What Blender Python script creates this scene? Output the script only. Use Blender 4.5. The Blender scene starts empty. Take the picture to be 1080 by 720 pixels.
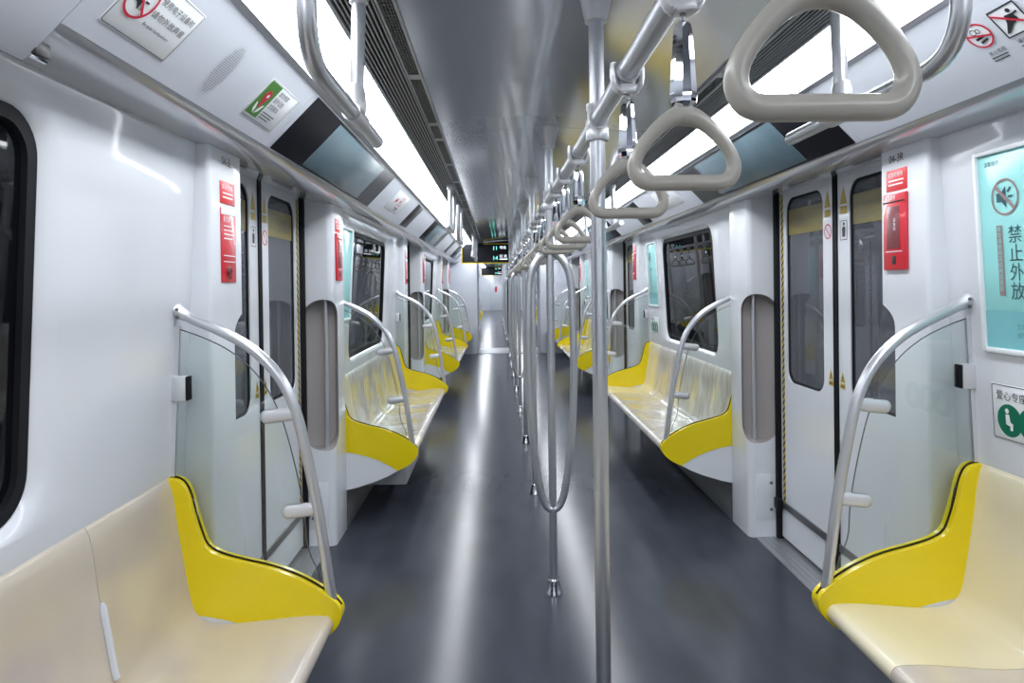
import bpy, bmesh, math, random
from mathutils import Vector, Matrix
random.seed(4)
SC = bpy.context.scene
COL = SC.collection
PI = math.pi
# ------------------------------------------------------------------ layout (metres)
DOORS = [-1.415, 3.165, 7.745, 12.325]      # door centres along the car
PITCH = 4.58
PP = 1.5267                                  # pole spacing
POLE0 = 1.66
Y0, Y1 = -4.0, 14.4                          # car ends
LIP = (1.042, 1.940); TOP = (.865, 2.120)     # cove panel edges (x, z)
PX = 1.165                                   # pillar face
DX = 1.34                                    # door face
BARZ = 1.845
LEAN = .05
def W(z):                                    # wall face, leaning in towards the top
    return 1.2075 + (1.9 - z) * LEAN + (.0975 if z <= .8 else 0)
ORD = ['nearest', 'second', 'third', 'fourth', 'fifth', 'sixth', 'seventh', 'eighth', 'ninth', 'tenth', 'eleventh', 'twelfth', 'thirteenth', 'fourteenth']

# ------------------------------------------------------------------ materials
def mat(name, col, rough=.5, metal=0, spec=.5, coat=0, emit=None, estr=0):
    m = bpy.data.materials.new(name); m.use_nodes = True
    b = m.node_tree.nodes['Principled BSDF']
    b.inputs['Base Color'].default_value = (*col, 1)
    b.inputs['Roughness'].default_value = rough
    b.inputs['Metallic'].default_value = metal
    b.inputs['Specular IOR Level'].default_value = spec
    b.inputs['Coat Weight'].default_value = coat
    b.inputs['Coat Roughness'].default_value = .05
    if emit:
        b.inputs['Emission Color'].default_value = (*emit, 1)
        b.inputs['Emission Strength'].default_value = estr
    return m
def nodes(m):
    return m.node_tree.nodes, m.node_tree.links, m.node_tree.nodes['Principled BSDF']
def add_noise(m, scale=(1, 1, 1), nscale=5, detail=4, cols=None, bump=0, rough=None, pos=(.35, .65), dist=.01):
    n, l, b = nodes(m)
    tc = n.new('ShaderNodeTexCoord'); mp = n.new('ShaderNodeMapping'); mp.inputs['Scale'].default_value = scale
    t = n.new('ShaderNodeTexNoise'); t.inputs['Scale'].default_value = nscale; t.inputs['Detail'].default_value = detail
    l.new(tc.outputs['Object'], mp.inputs[0]); l.new(mp.outputs[0], t.inputs['Vector'])
    if cols:
        r = n.new('ShaderNodeValToRGB')
        for i, c in enumerate(cols):
            e = r.color_ramp.elements[i] if i < 2 else r.color_ramp.elements.new(.9)
            e.color = (*c, 1)
        r.color_ramp.elements[0].position, r.color_ramp.elements[1].position = pos
        l.new(t.outputs['Fac'], r.inputs[0]); l.new(r.outputs[0], b.inputs['Base Color'])
    if rough:
        mr = n.new('ShaderNodeMapRange'); mr.inputs['To Min'].default_value, mr.inputs['To Max'].default_value = rough
        l.new(t.outputs['Fac'], mr.inputs[0]); l.new(mr.outputs[0], b.inputs['Roughness'])
    if bump:
        bp = n.new('ShaderNodeBump'); bp.inputs['Strength'].default_value = bump; bp.inputs['Distance'].default_value = dist
        l.new(t.outputs['Fac'], bp.inputs['Height']); l.new(bp.outputs[0], b.inputs['Normal'])
    return m
def glass(name, tint, gloss=.06, mixdark=0.0, dark=(.02, .022, .03)):
    m = bpy.data.materials.new(name); m.use_nodes = True
    n, l = m.node_tree.nodes, m.node_tree.links
    n.remove(n['Principled BSDF']); out = n['Material Output']
    tr = n.new('ShaderNodeBsdfTransparent'); tr.inputs[0].default_value = (*tint, 1)
    gl = n.new('ShaderNodeBsdfGlossy'); gl.inputs['Roughness'].default_value = .02
    fr = n.new('ShaderNodeFresnel'); fr.inputs[0].default_value = 1.5
    mx = n.new('ShaderNodeMixShader'); df = n.new('ShaderNodeBsdfDiffuse'); df.inputs[0].default_value = (*dark, 1)
    m2 = n.new('ShaderNodeMixShader'); m2.inputs[0].default_value = mixdark
    l.new(tr.outputs[0], m2.inputs[1]); l.new(df.outputs[0], m2.inputs[2])
    l.new(fr.outputs[0], mx.inputs[0]); l.new(m2.outputs[0], mx.inputs[1]); l.new(gl.outputs[0], mx.inputs[2])
    l.new(mx.outputs[0], out.inputs[0])
    return m
M = {}
M['white'] = add_noise(mat('white panel', (.71, .735, .785), .2, coat=.6), nscale=1.3, bump=.02)
M['pillar'] = mat('white moulding', (.735, .76, .81), .25, coat=.3)
M['niche_grey'] = mat('grey niche faces', (.36, .335, .33), .4)  # darker grey-beige for the cut niche faces, no separate part
M['cove'] = mat('pale grey cove panel', (.60, .63, .70), .42)
M['soffit'] = mat('grey glossy soffit', (.56, .57, .61), .13, metal=.35)
M['ceil'] = add_noise(mat('polished grey ceiling', (.62, .635, .67), .105, metal=.6), scale=(1, .25, 1), nscale=1.1, detail=0, bump=.03)
M['floor'] = add_noise(mat('dark slate rubber floor', (.055, .06, .08), .19, spec=.15), scale=(3, 1, 1), nscale=2.2, detail=1,
                       cols=[(.046, .052, .067), (.058, .064, .083)])
M['plate'] = mat('brushed sill plate', (.42, .43, .46), .38, metal=.7)
M['steel'] = mat('brushed steel', (.56, .58, .62), .36, metal=.9)
M['rail'] = mat('satin aluminium rail', (.60, .615, .65), .3, metal=.75)
M['chrome'] = mat('chrome sleeve', (.8, .82, .86), .05, metal=1)
M['clamp'] = mat('pale cast clamp', (.62, .63, .66), .3, metal=.35)
M['darkmetal'] = mat('dark metal', (.16, .165, .18), .35, metal=.6)
M['ring'] = mat('warm grey plastic', (.37, .355, .32), .3, coat=.15)
M['yellow'] = mat('yellow plastic', (.80, .63, .0), .26, coat=.2)
M['cream'] = mat('cream seat', (.76, .69, .50), .22, coat=.4)
M['seat'] = add_noise(mat('beige seat', (.58, .50, .41), .2, coat=.45), nscale=3.2, detail=2,
                      cols=[(.50, .44, .41), (.60, .53, .42)])
M['film'] = add_noise(mat('film wrapped seat', (.55, .5, .43), .16, coat=.6), scale=(1, 1.2, .35), nscale=17, detail=5,
                      cols=[(.45, .42, .40), (.60, .565, .50)], bump=.55, dist=.012)
M['fin'] = mat('pale seat divider', (.62, .64, .70), .35)
M['black'] = mat('black rubber', (.008, .009, .012), .6, spec=.2)
M['gloss_black'] = mat('black glass display', (.012, .013, .018), .3, spec=.15)
M['screen'] = add_noise(mat('blue grey screen', (.12, .19, .23), .24, spec=.25), nscale=2, cols=[(.10, .155, .19), (.16, .23, .27)])
M['glass'] = glass('clear screen glass', (.955, .985, .97))
M['win'] = glass('tinted window glass', (.30, .33, .38), mixdark=.25)
M['doorglass'] = glass('grey door glass', (.45, .48, .54), mixdark=.5, dark=(.20, .21, .245))
M['band'] = add_noise(mat('yellow film band', (.42, .34, .08), .35), scale=(1, 1, 6), nscale=2, cols=[(.14, .115, .05), (.27, .22, .04)])
M['lamp'] = mat('light diffuser', (.9, .92, .95), .5, emit=(.93, .965, 1), estr=7.0)
M['lampframe'] = mat('light frame', (.5, .52, .56), .35, metal=.5)
M['slat'] = mat('grey vent slat', (.46, .47, .50), .4, metal=.3)
M['duct'] = mat('dark duct', (.02, .021, .025), .6)
M['red'] = mat('red plastic', (.62, .02, .035), .3, coat=.3)
M['redsign'] = mat('red label', (.72, .045, .05), .35)
M['darkred'] = mat('dark red recess', (.22, .06, .07), .25)
M['board'] = mat('white sign board', (.80, .83, .86), .3)
M['ink'] = mat('black ink', (.02, .021, .025), .5)
M['inkred'] = mat('red ink', (.55, .02, .05), .5)
M['inkgrey'] = mat('grey ink', (.30, .22, .22), .5)
M['inkwhite'] = mat('white ink', (.85, .86, .88), .5)
M['inkteal'] = mat('dark teal ink', (.03, .10, .115), .5)
M['cyan'] = mat('pale turquoise poster', (.30, .70, .69), .22)
M['cyan2'] = mat('turquoise poster band', (.20, .52, .56), .22)
M['green'] = mat('green ink', (.0, .16, .085), .4)
M['leaf'] = mat('leaf green ink', (.06, .22, .035), .4)
M['amber'] = mat('amber warning ink', (.50, .36, .03), .4)
M['tunnel'] = mat('dark tunnel', (.028, .03, .036), .8)
M['grey'] = mat('mid grey plastic', (.36, .37, .40), .45)
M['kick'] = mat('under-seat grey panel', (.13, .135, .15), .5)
M['led'] = mat('green led text', (.1, .6, .5), .5, emit=(.15, .8, .68), estr=1.4)
M['ledw'] = mat('white led text', (.8, .8, .8), .5, emit=(.8, .9, 1), estr=1.0)
def hazard():
    m = mat('yellow black stripe', (.6, .45, .02), .4); n, l, b = nodes(m)
    tc = n.new('ShaderNodeTexCoord'); sx = n.new('ShaderNodeSeparateXYZ')
    l.new(tc.outputs['Object'], sx.inputs[0])
    a = n.new('ShaderNodeMath'); a.operation = 'ADD'; l.new(sx.outputs['Y'], a.inputs[0]); l.new(sx.outputs['Z'], a.inputs[1])
    k = n.new('ShaderNodeMath'); k.operation = 'MULTIPLY'; k.inputs[1].default_value = 26; l.new(a.outputs[0], k.inputs[0])
    f = n.new('ShaderNodeMath'); f.operation = 'FRACT'; l.new(k.outputs[0], f.inputs[0])
    g = n.new('ShaderNodeMath'); g.operation = 'GREATER_THAN'; g.inputs[1].default_value = .5; l.new(f.outputs[0], g.inputs[0])
    mx = n.new('ShaderNodeMix'); mx.data_type = 'RGBA'
    mx.inputs[6].default_value = (.62, .45, .04, 1); mx.inputs[7].default_value = (.02, .02, .02, 1)
    l.new(g.outputs[0], mx.inputs[0]); l.new(mx.outputs[2], b.inputs['Base Color']); return m
M['hazard'] = hazard()

# ------------------------------------------------------------------ object helpers
def wloc(o):
    v = Vector((0, 0, 0))
    while o: v += o.location; o = o.parent
    return v
def obj(name, bm, m, parent=None, smooth=35):
    if parent is not None: bmesh.ops.translate(bm, verts=bm.verts, vec=-wloc(parent))
    bmesh.ops.recalc_face_normals(bm, faces=bm.faces)
    me = bpy.data.meshes.new(name); bm.to_mesh(me); bm.free()
    for mm in (m if isinstance(m, (list, tuple)) else [m]): me.materials.append(M[mm])
    if smooth:
        me.shade_smooth(); me.set_sharp_from_angle(angle=math.radians(smooth))
    o = bpy.data.objects.new(name, me); COL.objects.link(o)
    if parent is not None: o.parent = parent
    return o
def thing(name, label, cat, loc=(0, 0, 0), group=None):
    o = bpy.data.objects.new(name, None); COL.objects.link(o); o.location = loc; o.empty_display_size = .1
    o['label'] = label; o['category'] = cat
    if group: o['group'] = group
    return o
def tag(o, label, cat, group=None):
    o['label'] = label; o['category'] = cat
    if group: o['group'] = group
    return o
def struct(name, bm, m, parent=None, smooth=35):
    o = obj(name, bm, m, parent, smooth)
    if parent is None: o['kind'] = 'structure'
    return o
def sempty(name, loc):
    o = bpy.data.objects.new(name, None); COL.objects.link(o); o.location = loc; o['kind'] = 'structure'; o.empty_display_size = .1; return o
def dup(o, loc=None, parent=None, label=None, name=None):
    c = o.copy(); COL.objects.link(c)
    if parent is not None: c.parent = parent
    if loc is not None: c.location = loc
    if label: c['label'] = label
    if name: c.name = name
    for ch in list(o.children): dup(ch, None, c)
    return c
# ------------------------------------------------------------------ mesh helpers
def B(): return bmesh.new()
def box(bm, x0, x1, y0, y1, z0, z1, bev=0, seg=2):
    x0, x1 = min(x0, x1), max(x0, x1)
    r = bmesh.ops.create_cube(bm, size=1); vs = r['verts']
    for v in vs: v.co = Vector(((x0 + x1) / 2 + v.co.x * (x1 - x0), (y0 + y1) / 2 + v.co.y * (y1 - y0), (z0 + z1) / 2 + v.co.z * (z1 - z0)))
    if bev:
        es = list({e for v in vs for e in v.link_edges})
        bmesh.ops.bevel(bm, geom=es, offset=bev, segments=seg, affect='EDGES', profile=.5)
    return bm
def tube(bm, pts, r, n=16, cap=True, closed=False, squash=None, up=None):
    """sweep a circle (or ellipse) along pts; r is a number or a list"""
    P = [Vector(p) for p in pts]; N = len(P)
    rr = r if isinstance(r, (list, tuple)) else [r] * N
    T = []
    for i in range(N):
        if closed: t = P[(i + 1) % N] - P[i - 1]
        else: t = P[min(i + 1, N - 1)] - P[max(i - 1, 0)]
        T.append(t.normalized())
    nv = Vector(up) if up else (Vector((0, 0, 1)) if abs(T[0].z) < .9 else Vector((1, 0, 0)))
    nv = (nv - T[0] * nv.dot(T[0])).normalized()
    rings = []
    for i in range(N):
        nv = (nv - T[i] * nv.dot(T[i])).normalized(); bn = T[i].cross(nv)
        ring = []
        for k in range(n):
            a = 2 * PI * k / n
            sq = squash if squash else 1
            ring.append(bm.verts.new(P[i] + (nv * math.cos(a) * sq + bn * math.sin(a)) * rr[i]))
        rings.append(ring)
    for i in range(N if closed else N - 1):
        a, b = rings[i], rings[(i + 1) % N]
        for k in range(n): bm.faces.new((a[k], a[(k + 1) % n], b[(k + 1) % n], b[k]))
    if cap and not closed:
        bm.faces.new(rings[0]); bm.faces.new(list(reversed(rings[-1])))
    return bm
def lathe(bm, prof, c=(0, 0, 0), n=24, rot=0):
    rings = []
    for r, z in prof:
        rings.append([bm.verts.new((c[0] + r * math.cos(2 * PI * k / n + rot), c[1] + r * math.sin(2 * PI * k / n + rot), c[2] + z)) for k in range(n)])
    for a, b in zip(rings, rings[1:]):
        for k in range(n): bm.faces.new((a[k], a[(k + 1) % n], b[(k + 1) % n], b[k]))
    bm.faces.new(rings[0]); bm.faces.new(list(reversed(rings[-1])))
    return bm
def fillet(pts, r, n=6):
    """round the inner corners of a 3-D polyline"""
    P = [Vector(p) for p in pts]; out = [P[0]]
    for i in range(1, len(P) - 1):
        a, b, c = P[i - 1], P[i], P[i + 1]; d1 = (a - b); d2 = (c - b)
        q = min(r, d1.length * .48, d2.length * .48)
        s, e = b + d1.normalized() * q, b + d2.normalized() * q
        for k in range(n + 1):
            t = k / n; out.append(s * (1 - t) ** 2 + b * 2 * t * (1 - t) + e * t * t)
    out.append(P[-1]); return out
def smoothpts(pts, n=6):
    """Catmull-Rom through pts"""
    P = [Vector(p) for p in pts]; out = []
    for i in range(len(P) - 1):
        p0, p1, p2, p3 = P[max(i - 1, 0)], P[i], P[i + 1], P[min(i + 2, len(P) - 1)]
        for k in range(n):
            t = k / n
            out.append(.5 * ((2 * p1) + (p2 - p0) * t + (2 * p0 - 5 * p1 + 4 * p2 - p3) * t * t + (3 * p1 - p0 - 3 * p2 + p3) * t ** 3))
    out.append(P[-1]); return out
def extrude_xz(bm, prof, y0, y1, s=1, closed=True, caps=True):
    """prof: list of (x, z), extruded along Y; x mirrored by s"""
    a = [bm.verts.new((s * x, y0, z)) for x, z in prof]; b = [bm.verts.new((s * x, y1, z)) for x, z in prof]
    n = len(prof)
    for i in range(n if closed else n - 1):
        j = (i + 1) % n; bm.faces.new((a[i], a[j], b[j], b[i]))
    if caps and closed:
        bm.faces.new(a); bm.faces.new(list(reversed(b)))
    return bm
def extrude_long(bm, prof, y0, y1, s, step=.4):
    n = int((y1 - y0) / step) + 1; rows = []
    for k in range(n + 1):
        y = y0 + (y1 - y0) * k / n; rows.append([bm.verts.new((s * x, y, z)) for x, z in prof])
    for a, b in zip(rows, rows[1:]):
        for i in range(len(prof)):
            j = (i + 1) % len(prof); bm.faces.new((a[i], a[j], b[j], b[i]))
    bm.faces.new(rows[0]); bm.faces.new(list(reversed(rows[-1])))
    return bm
def bevel_sharp(bm, off, seg=2, ang=30):
    es = [e for e in bm.edges if len(e.link_faces) == 2 and e.calc_face_angle(0) > math.radians(ang)]
    bmesh.ops.bevel(bm, geom=es, offset=off, segments=seg, affect='EDGES', profile=.5)
def rrect(u0, u1, v0, v1, r, n=6):
    pts = []
    for cu, cv, a0 in ((u1 - r, v1 - r, 0), (u0 + r, v1 - r, PI / 2), (u0 + r, v0 + r, PI), (u1 - r, v0 + r, 1.5 * PI)):
        for k in range(n + 1):
            a = a0 + PI / 2 * k / n; pts.append((cu + r * math.cos(a), cv + r * math.sin(a)))
    return pts
def plate_with_holes(bm, outer, holes, f):
    """triangulated flat plate in (u, v) with holes, placed through f(u, v) -> xyz"""
    es = []
    for loop in [outer] + holes:
        vs = [bm.verts.new((u, v, 0)) for u, v in loop]
        for i in range(len(vs)): es.append(bm.edges.new((vs[i], vs[(i + 1) % len(vs)])))
    r = bmesh.ops.triangle_fill(bm, edges=es, use_beauty=True, use_dissolve=False)
    bmesh.ops.bisect_plane(bm, geom=bm.verts[:] + bm.edges[:] + bm.faces[:], plane_co=(0, .93, 0), plane_no=(0, 1, 0), dist=1e-5)
    bmesh.ops.bisect_plane(bm, geom=bm.verts[:] + bm.edges[:] + bm.faces[:], plane_co=(0, .8005, 0), plane_no=(0, 1, 0), dist=1e-5)
    for v in bm.verts: v.co = Vector(f(v.co.x, v.co.y))
    return bm
def band(bm, la, lb, closed=True):
    n = len(la); a = [bm.verts.new(p) for p in la]; b = [bm.verts.new(p) for p in lb]
    for i in range(n if closed else n - 1):
        j = (i + 1) % n; bm.faces.new((a[i], a[j], b[j], b[i]))
    return bm
def ngon(bm, pts):
    return bm.faces.new([bm.verts.new(p) for p in pts])
# ---- flat drawing on a plane (matrix: local x = reading direction, y = up, z = towards the viewer)
def plane(o, xd, yd):
    xd = Vector(xd).normalized(); yd = Vector(yd); yd = (yd - xd * yd.dot(xd)).normalized(); n = xd.cross(yd)
    return Matrix(((xd.x, yd.x, n.x, o[0]), (xd.y, yd.y, n.y, o[1]), (xd.z, yd.z, n.z, o[2]), (0, 0, 0, 1)))
def p_wall(s, y, z, off=0): 
    m = plane((s * W(z), y, z), (0, -s, 0), (-s * LEAN, 0, 1)); return m @ Matrix.Translation((0, 0, off))
def p_pillar(s, y, z): return plane((s * PX, y, z), (0, -s, 0), (0, 0, 1))
def p_door(s, y, z): return plane((s * DX, y, z), (0, -s, 0), (0, 0, 1))
CL = math.hypot(LIP[0] - TOP[0], TOP[1] - LIP[1])
def p_cove(s, y, d):
    t = d / CL; x = LIP[0] + (TOP[0] - LIP[0]) * t; z = LIP[1] + (TOP[1] - LIP[1]) * t
    return plane((s * x, y, z), (0, -s, 0), (s * (TOP[0] - LIP[0]), 0, TOP[1] - LIP[1]))
def tf(bm, m): bmesh.ops.transform(bm, matrix=m, verts=bm.verts); return bm
def slab(bm, u0, u1, v0, v1, z0, z1, bev=0):
    return box(bm, u0, u1, v0, v1, z0, z1, bev)
def disc(bm, u, v, ru, rv=None, z=0, n=32):
    rv = rv or ru; ngon(bm, [(u + ru * math.cos(2 * PI * k / n), v + rv * math.sin(2 * PI * k / n), z) for k in range(n)]); return bm
def annulus(bm, u, v, r, w, z=0, n=40):
    band(bm, [(u + r * math.cos(2 * PI * k / n), v + r * math.sin(2 * PI * k / n), z) for k in range(n)],
         [(u + (r - w) * math.cos(2 * PI * k / n), v + (r - w) * math.sin(2 * PI * k / n), z) for k in range(n)]); return bm
def stroke(bm, u0, v0, u1, v1, w, z=0):
    d = Vector((u1 - u0, v1 - v0)).normalized(); n = Vector((-d.y, d.x)) * w / 2
    ngon(bm, [(u0 + n.x, v0 + n.y, z), (u0 - n.x, v0 - n.y, z), (u1 - n.x, v1 - n.y, z), (u1 + n.x, v1 + n.y, z)]); return bm
def poly(bm, pts, z=0): ngon(bm, [(u, v, z) for u, v in pts]); return bm
def outline(bm, u0, u1, v0, v1, w, z=0, r=.006):
    a = rrect(u0, u1, v0, v1, r, 3); b = rrect(u0 + w, u1 - w, v0 + w, v1 - w, max(r - w, .001), 3)
    band(bm, [(u, v, z) for u, v in a], [(u, v, z) for u, v in b]); return bm
def text(bm, s, u, v, size, z=0, align='LEFT', sx=1, vertical=False, gap=1.1):
    if vertical:
        for i, ch in enumerate(s): text(bm, ch, u, v - i * size * gap, size, z, align, sx)
        return bm
    cu = bpy.data.curves.new('t', 'FONT'); cu.body = s; cu.size = size; cu.align_x = align; cu.resolution_u = 3
    o = bpy.data.objects.new('t', cu); COL.objects.link(o)
    dg = bpy.context.evaluated_depsgraph_get()
    me = bpy.data.meshes.new_from_object(o.evaluated_get(dg), depsgraph=dg)
    b2 = bmesh.new(); b2.from_mesh(me)
    for vv in b2.verts: vv.co = Vector((u + vv.co.x * sx, v + vv.co.y, z))
    tmp = bpy.data.meshes.new('t2'); b2.to_mesh(tmp); b2.free(); bm.from_mesh(tmp)
    bpy.data.objects.remove(o); bpy.data.curves.remove(cu); bpy.data.meshes.remove(me); bpy.data.meshes.remove(tmp)
    return bm
E1, E2, E3 = .0012, .0022, .0032             # stacking heights of printed layers

# ================================================================== SETTING
# floor
bm = B(); box(bm, -1.2, 1.2, Y0, Y1, -.05, 0)
for s in (-1, 1):
    ys = [Y0] + [y for d in DOORS for y in (d - .665, d + .665)] + [Y1]
    for a, b in zip(ys[::2], ys[1::2]): box(bm, s * 1.2, s * 1.34, a, b, -.05, 0)
struct('floor', bm, 'floor')
# ceiling: polished, gently arched centre, in panels with a hairline joint at every door
bm = B()
N = 10
arch = [(-.483 + .966 * k / N, 2.142 + .036 * (1 - (2 * k / N - 1) ** 2)) for k in range(N + 1)]
prof = arch + [(.483, 2.30), (-.483, 2.30)]
seams = [Y0, -1.40, 3.18, 7.76, 12.34, Y1]
for a, b in zip(seams, seams[1:]): extrude_xz(bm, prof, a + .003, b - .003)
struct('ceiling', bm, 'ceil')
# cove panels, soffits
for s, side in ((-1, 'left'), (1, 'right')):
    bm = B()
    prof = [LIP, TOP, (.858, 2.128), (.858, 2.30), (1.0, 2.30), (1.06, 1.965)]
    cuts = [Y0, -1.0, 1.27, 2.38, 4.17, 5.95, 7.0, 8.8, 11.5, Y1]
    for a, b in zip(cuts, cuts[1:]): extrude_xz(bm, prof, a + .0012, b - .0012, s)
    struct('trim_1' if s < 0 else 'trim_2', bm, 'cove')
    bm = B()
    extrude_xz(bm, [(LIP[0] + .001, 1.9405), (1.054, 1.93), (1.08, 1.92), (1.14, 1.913), (1.21, 1.914), (1.33, 1.942), (1.42, 1.945), (1.42, 2.0), (1.06, 1.975)], Y0, Y1, s)
    struct('trim_3' if s < 0 else 'trim_4', bm, 'soffit')
# lowered flap of the near left cove panel
bm = B(); extrude_xz(bm, [LIP, (1.104, 1.877), (1.112, 1.872), (1.117, 1.876), (1.062, 1.945)], -1.0, 1.27, -1)
struct('trim_5', bm, 'cove')
# light channel backs
for s in (-1, 1):
    bm = B(); box(bm, s * .47, s * .868, Y0, Y1, 2.182, 2.20)
    struct('trim_6' if s < 0 else 'trim_7', bm, 'duct')

# walls with windows, pillars and doors
BENCH = [(DOORS[0] + .955, DOORS[1] - 1.025), (DOORS[1] + .955, DOORS[2] - 1.025), (DOORS[2] + .955, DOORS[3] - 1.025), (DOORS[3] + .955, Y1 - .005)]
def win_range(i):
    d = DOORS[i]
    return (d + 1.49, d + 2.91)
wn = 0
for s, side in ((-1, 'left'), (1, 'right')):
    bmw = B()
    for i in range(4):
        d = DOORS[i]
        a = d + .92; b = DOORS[i + 1] - .955 if i < 3 else Y1
        f = lambda u, v, s=s: (s * W(v), u, v)
        fo = lambda u, v, s=s: (s * (W(v) + .028), u, v)
        outer = [(a, .0), (b, .0), (b, 1.95), (a, 1.95)]
        t = B()
        if i < 3:
            w0, w1 = win_range(i)
            h1 = rrect(w0 - .06, w1 + .06, .932, 1.868, .15, 8)
            h2 = rrect(w0, w1, .960, 1.83, .10, 8)
            plate_with_holes(t, outer, [h1], f)
            mid = rrect(w0 - .02, w1 + .02, .946, 1.846, .12, 8)
            fm = lambda u, v, s=s: (s * (W(v) + .010), u, v)
            band(t, [f(*p) for p in h1], [fm(*p) for p in mid]); band(t, [fm(*p) for p in mid], [fo(*p) for p in h2])
            bmesh.ops.remove_doubles(t, verts=t.verts, dist=.0004)
            wn += 1
            root = sempty('window_%d' % wn, (s * 1.25, (w0 + w1) / 2, .985))
            g = B()
            h3 = rrect(w0 + .03, w1 - .03, .990, 1.80, .075, 8)
            fs = lambda u, v, s=s: (s * (W(v) + .020), u, v); fd = lambda u, v, s=s: (s * (W(v) + .05), u, v)
            band(g, [fd(*p) for p in h2], [fs(*p) for p in h2]); band(g, [fs(*p) for p in h2], [fs(*p) for p in h3]); band(g, [fs(*p) for p in h3], [fd(*p) for p in h3])
            bmesh.ops.remove_doubles(g, verts=g.verts, dist=.0004)
            obj('window_seal', g, 'black', root)
            g = B(); ngon(g, [(s * (W(v) + .034), u, v) for u, v in h3]); r = bmesh.ops.extrude_face_region(g, geom=g.faces[:])
            for v in [x for x in r['geom'] if isinstance(x, bmesh.types.BMVert)]: v.co.x += s * .006
            obj('window_pane', g, 'win', root)
        else:
            plate_with_holes(t, outer, [], f)
        tmp = bpy.data.meshes.new('t'); t.to_mesh(tmp); t.free(); bmw.from_mesh(tmp); bpy.data.meshes.remove(tmp)
    # plain wall behind the camera and the outer skin over the doors
    plate = B(); plate_with_holes(plate, [(Y0, 0), (DOORS[0] - .955, 0), (DOORS[0] - .955, 1.95), (Y0, 1.95)], [], lambda u, v, s=s: (s * W(v), u, v))
    tmp = bpy.data.meshes.new('t'); plate.to_mesh(tmp); plate.free(); bmw.from_mesh(tmp); bpy.data.meshes.remove(tmp)
    struct('wall_' + side, bmw, 'white')
# dark tunnel outside the windows
for s, side in ((-1, 'left'), (1, 'right')):
    bm = B(); box(bm, s * 1.9, s * 1.95, Y0 - .3, Y1, -.3, 2.3); struct('wall_tunnel_' + side, bm, 'tunnel')
# kick panels under the benches
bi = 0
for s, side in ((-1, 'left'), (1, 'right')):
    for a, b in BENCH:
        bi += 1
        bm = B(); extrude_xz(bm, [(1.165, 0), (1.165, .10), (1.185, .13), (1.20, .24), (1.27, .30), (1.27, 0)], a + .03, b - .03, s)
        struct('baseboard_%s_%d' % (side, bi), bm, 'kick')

# pillars: extruded plan with rounded corner and a wrap-round grab niche cut in
def pillar_bm(s, D, near):
    k = -1 if near else 1                         # +1: face looks to -Y (far jamb), -1: near jamb, face looks to +Y
    f0 = D + k * .665; b0 = D + k * .955
    plan = []
    def arc(cx, cy, r, a0, a1, n=6):
        for i in range(n + 1):
            a = a0 + (a1 - a0) * i / n; plan.append((cx + r * math.cos(a), cy + r * math.sin(a)))
    r = .035
    # built for k=+1, s=+1 : face at y=f (low), aisle at x=PX
    plan.append((1.40, 0)); 
    arc(PX + r, r, r, -PI / 2, -PI)
    arc(PX + .015, .29 - .015, .015, PI, PI / 2, 4)
    plan.append((1.40, .29))
    bm = B()
    lo = [bm.verts.new((x, y, 0)) for x, y in plan]; hi = [bm.verts.new((x, y, 1.95)) for x, y in plan]
    n = len(plan)
    for i in range(n):
        j = (i + 1) % n; bm.faces.new((lo[i], lo[j], hi[j], hi[i]))
    bm.faces.new(lo); bm.faces.new(list(reversed(hi)))
    bmesh.ops.recalc_face_normals(bm, faces=bm.faces)
    # cutter: capsule prism pointing into the corner
    A = Vector((1.333, -.004)); C = Vector((PX - .004, .095)); wv = (A - C); wid = wv.length; wv.normalize()
    ax = Vector((-wv.y, wv.x));  ax = ax if ax.y > 0 else -ax
    cc = (A + C) / 2
    cut = B(); outl = rrect(-wid / 2, wid / 2, .535, 1.38, wid / 2 - .002, 8)
    def q(u, z, d): p = cc + wv * u + ax * d; return (p.x, p.y, z)
    a = [cut.verts.new(q(u, z, -.2)) for u, z in outl]; b_ = [cut.verts.new(q(u, z, .055)) for u, z in outl]
    for i in range(len(outl)):
        j = (i + 1) % len(outl); cut.faces.new((a[i], a[j], b_[j], b_[i]))
    cut.faces.new(a); cut.faces.new(list(reversed(b_))); bmesh.ops.recalc_face_normals(cut, faces=cut.faces)
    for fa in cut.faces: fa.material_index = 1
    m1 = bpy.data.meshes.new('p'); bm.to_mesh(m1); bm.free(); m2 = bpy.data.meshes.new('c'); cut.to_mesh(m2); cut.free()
    for m_ in (m1, m2): m_.materials.append(M['pillar']); m_.materials.append(M['niche_grey'])
    o1 = bpy.data.objects.new('p', m1); o2 = bpy.data.objects.new('c', m2); COL.objects.link(o1); COL.objects.link(o2)
    md = o1.modifiers.new('b', 'BOOLEAN'); md.object = o2; md.operation = 'DIFFERENCE'; md.solver = 'EXACT'; md.material_mode = 'INDEX'
    dg = bpy.context.evaluated_depsgraph_get(); me = bpy.data.meshes.new_from_object(o1.evaluated_get(dg), depsgraph=dg)
    out = B(); out.from_mesh(me)
    bpy.data.objects.remove(o1); bpy.data.objects.remove(o2)
    for m_ in (m1, m2, me): bpy.data.meshes.remove(m_)
    for v in out.verts: v.co = Vector((s * v.co.x, f0 + k * v.co.y, v.co.z))
    return out
tn = 8
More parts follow.
